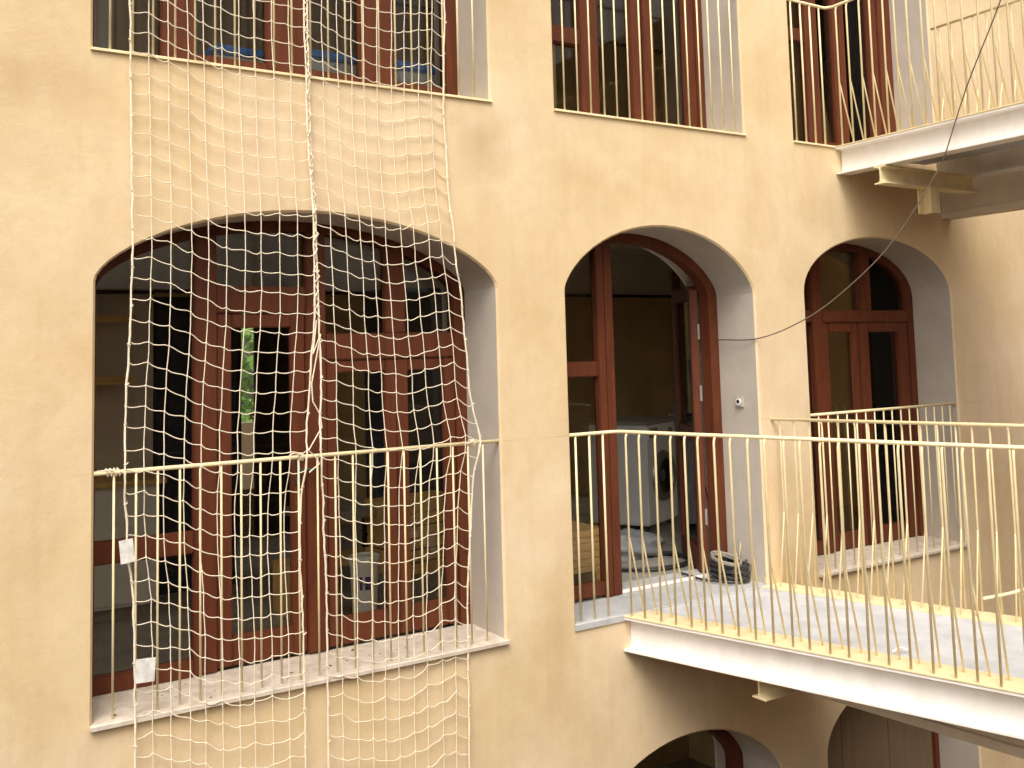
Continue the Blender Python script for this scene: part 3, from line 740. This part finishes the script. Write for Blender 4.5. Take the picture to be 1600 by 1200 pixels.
# ties round the handrail
def tie(x, z, n, seed, wid=0.03):
    rn = random.Random(seed); mb = MB(); pts = []
    for i in range(n * 8 + 1):
        a = 2 * pi * i / 8
        pts.append((x + wid * (i / (n * 8) - 0.5) + rn.uniform(-0.003, 0.003), 0.062 + cos(a) * 0.017, z + sin(a) * 0.017))
    mb.tube(pts, 0.0042, 5)
    mb.tube([(x, 0.045, z + 0.01), (x - 0.05, 0.03, z + 0.028 * rn.random()), (x - 0.075, 0.03, z + 0.012)], 0.0038, 5)
    return mb.build('rope_tie', M_NET, NET)
tie(0.085, 1.10, 4, 1, 0.07); tie(0.995, 1.10, 3, 2); tie(2.01, 1.10, 3, 3)
def net_tag(cx, cz, w_, h_, rot, hole=False):
    mb = MB(); n = 5; vs = []; fs = []
    for i in range(n):
        for j in range(n):
            u, v = i / (n - 1) - .5, j / (n - 1) - .5
            x = u * w_ * cos(rot) - v * h_ * sin(rot); z = u * w_ * sin(rot) + v * h_ * cos(rot)
            vs.append((cx + x, -0.030 + 0.002 * sin(5 * u + 2 * v), cz + z))
    for s in (0, 1):
        base = s * 0
    vs2 = [(a, b_ + 0.0015, c) for a, b_, c in vs]; N = n * n
    for i in range(n - 1):
        for j in range(n - 1):
            q = (i * n + j, (i + 1) * n + j, (i + 1) * n + j + 1, i * n + j + 1)
            fs.append(q); fs.append(tuple(k + N for k in reversed(q)))
    mb.add(vs + vs2, fs)
    return mb.build('paper_tag', M_TAG, NET)
net_tag(0.210, 0.215, 0.088, 0.105, -0.06); net_tag(0.128, 0.752, 0.062, 0.105, 0.1)

# ------------------------------------------------------------------ loose things
def catenary(pts, n=10):
    """smooth curve through points (Catmull-Rom)"""
    P_ = [Vector(p) for p in pts]; out_ = []
    for i in range(len(P_) - 1):
        p0, p1, p2, p3 = P_[max(i - 1, 0)], P_[i], P_[i + 1], P_[min(i + 2, len(P_) - 1)]
        for k in range(n):
            t = k / n
            out_.append(0.5 * ((2 * p1) + (p2 - p0) * t + (2 * p0 - 5 * p1 + 4 * p2 - p3) * t * t + (3 * p1 - p0 - 3 * p2 + p3) * t ** 3))
    out_.append(P_[-1]); return out_
cab = MB().tube(catenary([(4.40, 0.80, 1.60), (4.33, 0.62, 1.66), (4.25, 0.3, 1.652), (4.285, -0.01, 1.651), (4.458, -0.186, 1.735), (4.637, -0.373, 1.891), (4.876, -0.623, 2.201), (5.058, -0.813, 2.554), (5.12, -0.877, 2.70), (5.16, -0.925, 2.81),
                               (5.125, -1.15, 3.25), (5.09, -1.438, 3.732), (5.03, -1.75, 4.3), (4.97, -2.05, 4.9)]), 0.0042, 7).build('slack_cable', M_BROWNCABLE)
tag(cab, 'thin dark slack cable sagging from the upper walkway to the open doorway', 'cable')
cab2 = MB().tube(catenary([(4.30, 0.70, 1.52), (4.29, 0.66, 1.2), (4.28, 0.60, 0.8), (4.25, 0.46, 0.4), (4.20, 0.31, 0.16), (4.2, 0.25, 0.06)]), 0.004, 6).build('hanging_cable', M_BLACK)
tag(cab2, 'thin black cable hanging down the open door leaf to the coil', 'cable')
# coil of black cable on the threshold
mb = MB(); rn = random.Random(9); pts = []
for i in range(170):
    a = 2 * pi * i / 17; r_ = 0.105 + 0.028 * sin(i * 0.37) + rn.uniform(-0.007, 0.007)
    pts.append((4.165 + r_ * 0.85 * cos(a) + 0.015 * sin(i * .11), 0.19 + r_ * 1.35 * sin(a), 0.024 + 0.0105 * (i / 17) + rn.uniform(-0.004, 0.004) + 0.02 * max(0, cos(a)) * (i / 170)))
mb.tube(catenary(pts, 3), 0.0085, 6)
coil = thing('cable_coil', 'coil of black cable lying on the grey threshold of the arched doorway', 'cable', (0, 0, 0))
mb.build('coil', M_BLACK, coil, smooth=True)
pts = []
for i in range(30):
    a = 2 * pi * i / 12
    pts.append((4.13 + 0.075 * cos(a), 0.22 + 0.12 * sin(a), 0.145 + 0.010 * i / 12 + 0.02 * sin(a)))
o_ = MB().tube(catenary(pts, 3), 0.008, 6).build('loose_turns', M_GREYBOX, coil, smooth=True)
mb = MB().tube(catenary([(4.06, 0.10, 0.025), (3.99, 0.3, 0.025), (4.0, 0.5, 0.03), (4.08, 0.66, 0.0)]), 0.008, 6).build('cable_tail', M_BLACK, coil, smooth=True)

bell = thing('bell_socket', 'small round white socket on the grey reveal beside the open door', 'socket', (4.285, 0.176, 1.217))
MB().box(-0.012, 0.002, -0.036, 0.036, -0.036, 0.036).build('plate', M_REV, bell, bevel=0.003)
mb = MB(); mb.tube([(-0.012, 0, 0), (-0.020, 0, 0)], 0.024, 16); mb.build('ring', M_WPLAST, bell)
MB().tube([(-0.0195, 0.0, 0.002), (-0.0225, 0.0, 0.002)], 0.013, 12).build('button', M_BLACK, bell)

# washing machine
wm = thing('washing_machine', 'white front loading washing machine standing inside the open arched doorway', 'washing machine', (5.03, 2.06, -0.01), R(24))
wm.scale = (1.06, 1.06, 1.06)
MB().box(0, 0.60, 0, 0.55, 0.05, 0.88).build('body', M_WPLAST, wm, bevel=0.012)
MB().box(-0.006, 0.606, -0.008, 0.556, 0.882, 0.912).build('top_panel', M_GREYBOX, wm, bevel=0.006)
MB().box(0.012, 0.588, -0.012, -0.001, 0.755, 0.872).build('control_panel', M_WPLAST, wm, bevel=0.003)
MB().box(0.03, 0.20, -0.017, -0.0125, 0.775, 0.855).build('detergent_drawer', M_GREYBOX, wm)
dr = MB(); k = 32
vs = [(0.30 + r_ * cos(2 * pi * j / k), y, 0.44 + r_ * sin(2 * pi * j / k)) for r_, y in ((0.215, -0.001), (0.205, -0.034), (0.155, -0.044), (0.148, -0.02)) for j in range(k)]
dr.add(vs, [(i * k + j, i * k + (j + 1) % k, (i + 1) * k + (j + 1) % k, (i + 1) * k + j) for i in range(3) for j in range(k)])
dd = dr.build('door', M_METAL, wm, smooth=True)
g_ = MB(); vs = [(0.30 + r_ * cos(2 * pi * j / k), y, 0.44 + r_ * sin(2 * pi * j / k)) for r_, y in ((0.150, -0.026), (0.11, -0.004), (0.05, 0.0)) for j in range(k)]
g_.add(vs, [(i * k + j, i * k + (j + 1) % k, (i + 1) * k + (j + 1) % k, (i + 1) * k + j) for i in range(2) for j in range(k)] + [tuple(range(2 * k, 3 * k))])
g_.build('porthole', M_DOORGLASS, dd, smooth=True)
MB().tube([(0.43, -0.035, 0.81), (0.43, -0.012, 0.81)], 0.028, 16).build('dial', M_METAL, wm)
for x_, y_ in ((0.06, 0.06), (0.54, 0.06), (0.06, 0.49), (0.54, 0.49)): MB().lathe([(0.024, 0.0), (0.024, 0.052)], (x_, y_, 0), 10).build('foot', M_BLACK, wm)

# crumpled bag in front of it
bmx = bmesh.new(); bmesh.ops.create_icosphere(bmx, subdivisions=4, radius=1)
rn = random.Random(4); ph = [rn.uniform(0, 6) for _ in range(9)]
for v in bmx.verts:
    c = v.co; f = 1 + 0.16 * sin(5 * c.x + ph[0]) * sin(4 * c.y + ph[1]) + 0.10 * sin(9 * c.z + 4 * c.x + ph[2]) + 0.06 * sin(17 * c.x + ph[3]) * sin(15 * c.z + ph[4])
    v.co = Vector((c.x * f * 0.27, c.y * f * 0.18, max(-0.0, (c.z * f + 0.55) * 0.135)))
me = bpy.data.meshes.new('plastic_bag'); bmx.to_mesh(me); bmx.free(); me.materials.append(M_BAG)
me.polygons.foreach_set('use_smooth', [True] * len(me.polygons))
bag = bpy.data.objects.new('plastic_bag', me); COL.objects.link(bag); bag.location = (4.30, 1.45, -0.03)
tag(bag, 'crumpled grey plastic bag on the floor in front of the washing machine', 'bag')
pts = [(4.22 + 0.36 * cos(a * 0.35) * (1 + 0.1 * sin(a)), 1.12 + 0.25 * sin(a * 0.35), -0.02 + 0.004 * (a / 6)) for a in range(40)]
hose = MB().tube(catenary(pts, 3), 0.011, 6).build('floor_hose', M_BLACK); tag(hose, 'black hose coiled on the floor beside the crumpled grey bag', 'hose')
# timber stack behind the sidelight
ts = thing('timber_stack', 'stack of pale timber boards behind the narrow sidelight left of the open door', 'timber', (3.30, 1.0, -0.03))
rn = random.Random(2); zz = 0.12
MB().box(-0.30, -0.22, -0.3, 0.3, 0.0, 0.118).build('bearer', M_PINE, ts); MB().box(0.08, 0.16, -0.3, 0.3, 0.0, 0.118).build('bearer', M_PINE, ts)
for i in range(6):
    t_ = rn.choice((0.035, 0.05, 0.045)); dx = rn.uniform(-0.05, 0.05)
    for k in range(2): MB().box(-0.5 + dx, 0.20 + dx, -0.24 + k * 0.245, -0.005 + k * 0.245, zz, zz + t_).build('plank', M_PINE, ts)
    zz += t_ + 0.004
# crates behind the right leaf of the big window
for i, (w_, h_, dx) in enumerate(((0.62, 0.17, 0.0), (0.60, 0.16, 0.015), (0.61, 0.17, -0.01))):
    zb = -0.03 + (0.12, 0.292, 0.454)[i]
    cr_ = thing('wooden_crate', ('lowest wooden crate of the stack behind the right pane of the big window', 'middle wooden crate of the stack behind the right pane of the big window', 'topmost wooden crate of the stack behind the right pane of the big window')[i], 'crate', (2.24 + dx, 1.42, zb), R(8), 'wooden crates stacked inside the big window')
    for k in range(2):
        MB().box(0, w_, 0, 0.016, 0.006 + k * h_ / 2, h_ / 2 - 0.006 + k * h_ / 2).build('front_slat', M_PINE, cr_)
        MB().box(0, w_, 0.384, 0.40, 0.006 + k * h_ / 2, h_ / 2 - 0.006 + k * h_ / 2).build('back_slat', M_PINE, cr_)
    for x_ in (0, w_ - 0.016): MB().box(x_ + 0.001, x_ + 0.015, 0.017, 0.383, 0.004, h_ - 0.004).build('end_board', M_PINE, cr_)
    MB().box(0.017, w_ - 0.017, 0.017, 0.383, 0.002, 0.014).build('bottom_board', M_PINE, cr_)
pal = MB().box(2.2, 2.92, 1.40, 1.95, -0.03, 0.088).build('grey_plinth_block', M_GREYBOX); pal.name = 'base_block'; tag(pal, 'low grey block under the stacked wooden crates', 'block')
nb = thing('heightened_navy_box', 'tall dark navy cupboard behind the stacked wooden crates, a low box heightened to blacken the pane', 'bulk', (2.95, 2.2, -0.03))
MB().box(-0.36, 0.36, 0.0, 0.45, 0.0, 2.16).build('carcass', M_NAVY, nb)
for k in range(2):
    for zz in (0.03, 0.80): MB().box(-0.352 + 0.356 * k, -0.004 + 0.356 * k, -0.02, -0.002, zz, zz + (0.74 if zz < 0.5 else 1.34)).build('navy_box_front', M_NAVY if zz < 0.5 else M_BLACK, nb, bevel=0.004)  # upper black fronts added above the navy box to darken the pane
# trestle with a grey board behind the left leaf
tt = thing('trestle_table', 'low trestle with a grey board behind the middle pane of the big window', 'table', (2.08, 1.9, -0.03))
MB().box(-0.36, 0.28, -0.25, 0.25, 0.52, 0.58).build('tabletop', M_GREYBOX, tt)
for x_ in (-0.3, 0.22):
    for y_ in (-0.2, 0.2): MB().box(x_, x_ + 0.04, y_ - 0.02, y_ + 0.02, 0.0, 0.518).build('leg', M_DARKBROWN, tt)
MB().box(-0.34, 0.26, -0.22, 0.22, 0.20, 0.23).build('lower_shelf', M_PINE, tt)
# paint bucket
bk = thing('paint_bucket', 'white plastic paint bucket with purple print inside the big window', 'bucket', (1.775, 0.96, 0.0))
bk.scale = (0.70, 0.70, 1.06)
MB().lathe([(0.105, 0.0), (0.125, 0.30), (0.130, 0.30), (0.130, 0.325)], (0, 0, 0), 28).build('pail', M_WPLAST, bk, smooth=False)
MB().lathe([(0.136, 0.326), (0.138, 0.335), (0.136, 0.352), (0.120, 0.356), (0.118, 0.350)], (0, 0, 0), 28).build('lid', M_WPLAST, bk)
lab = MB()
for a0, a1, za, zb in ((-2.35, -2.15, 0.17, 0.245), (-1.95, -1.55, 0.17, 0.245)):
    k = 6; vs = []
    for q in range(k + 1):
        a = a0 + (a1 - a0) * q / k
        for z_ in (za, zb): rr = 0.1065 + 0.02 * z_ / 0.3 + 0.0008; vs.append((rr * cos(a), rr * sin(a), z_))
    lab.add(vs, [(2 * q, 2 * q + 2, 2 * q + 3, 2 * q + 1) for q in range(k)])
lab.build('label_print', M_PURPLE, bk)
MB().tube([(0.13 * cos(a), 0.13 * sin(a) - 0.005, 0.30 - 0.11 * sin((a + pi))) for a in [pi + pi * i / 14 for i in range(15)]], 0.003, 5).build('handle', M_METAL, bk)
# a second pile behind the bucket
bx = MB().box(1.42, 1.66, 1.15, 1.6, -0.03, 0.30).build('cardboard_box', M_PINE, bevel=0.006); tag(bx, 'brown cardboard box on the floor left of the white paint bucket', 'box')

# tubs with blue lids upstairs
def tub(x, y, w_, d_, h_, lab_):
    t = thing('storage_tub', lab_, 'storage tub', (x, y, UP - 0.03), 0, 'blue lidded storage tubs upstairs')
    bm = MB(); a = 0.02
    q = [(-w_ / 2 + a, -d_ / 2 + a, 0), (w_ / 2 - a, -d_ / 2 + a, 0), (w_ / 2 - a, d_ / 2 - a, 0), (-w_ / 2 + a, d_ / 2 - a, 0), (-w_ / 2, -d_ / 2, h_), (w_ / 2, -d_ / 2, h_), (w_ / 2, d_ / 2, h_), (-w_ / 2, d_ / 2, h_)]
    bm.add(q, [(0, 3, 2, 1), (4, 5, 6, 7), (0, 1, 5, 4), (1, 2, 6, 5), (2, 3, 7, 6), (3, 0, 4, 7)]); bm.build('tub', M_CLEAR, t, bevel=0.01)
    MB().box(-w_ / 2 - 0.015, w_ / 2 + 0.015, -d_ / 2 - 0.015, d_ / 2 + 0.015, h_ + 0.001, h_ + 0.055).build('lid', M_BLUE, t, bevel=0.012)
tub(0.93, 0.80, 0.36, 0.30, 0.285, 'blue lidded storage tub, leftmost of three behind the upper left railing')
tub(1.50, 0.80, 0.42, 0.30, 0.335, 'blue lidded storage tub, middle of three behind the upper left railing')
tub(2.08, 0.80, 0.34, 0.30, 0.345, 'blue lidded storage tub, rightmost of three behind the upper left railing')
# scrap on the deck
scp = MB().tube(catenary([(3.60, -1.49, 0.012), (3.63, -1.505, 0.026), (3.66, -1.50, 0.022), (3.69, -1.525, 0.010)], 5), 0.006, 5).build('white_scrap', M_WPLAST); tag(scp, 'tiny white scrap lying on the pale walkway deck', 'scrap')
rod = MB().tube(catenary([(4.40, -1.50, 0.16), (4.50, -1.62, 0.20), (4.60, -1.74, 0.255), (4.75, -1.95, 0.33)], 5), 0.009, 7).build('bent_rod', M_CREAM); tag(rod, 'cream bent rod leaning across the far walkway railing at right edge', 'rod')
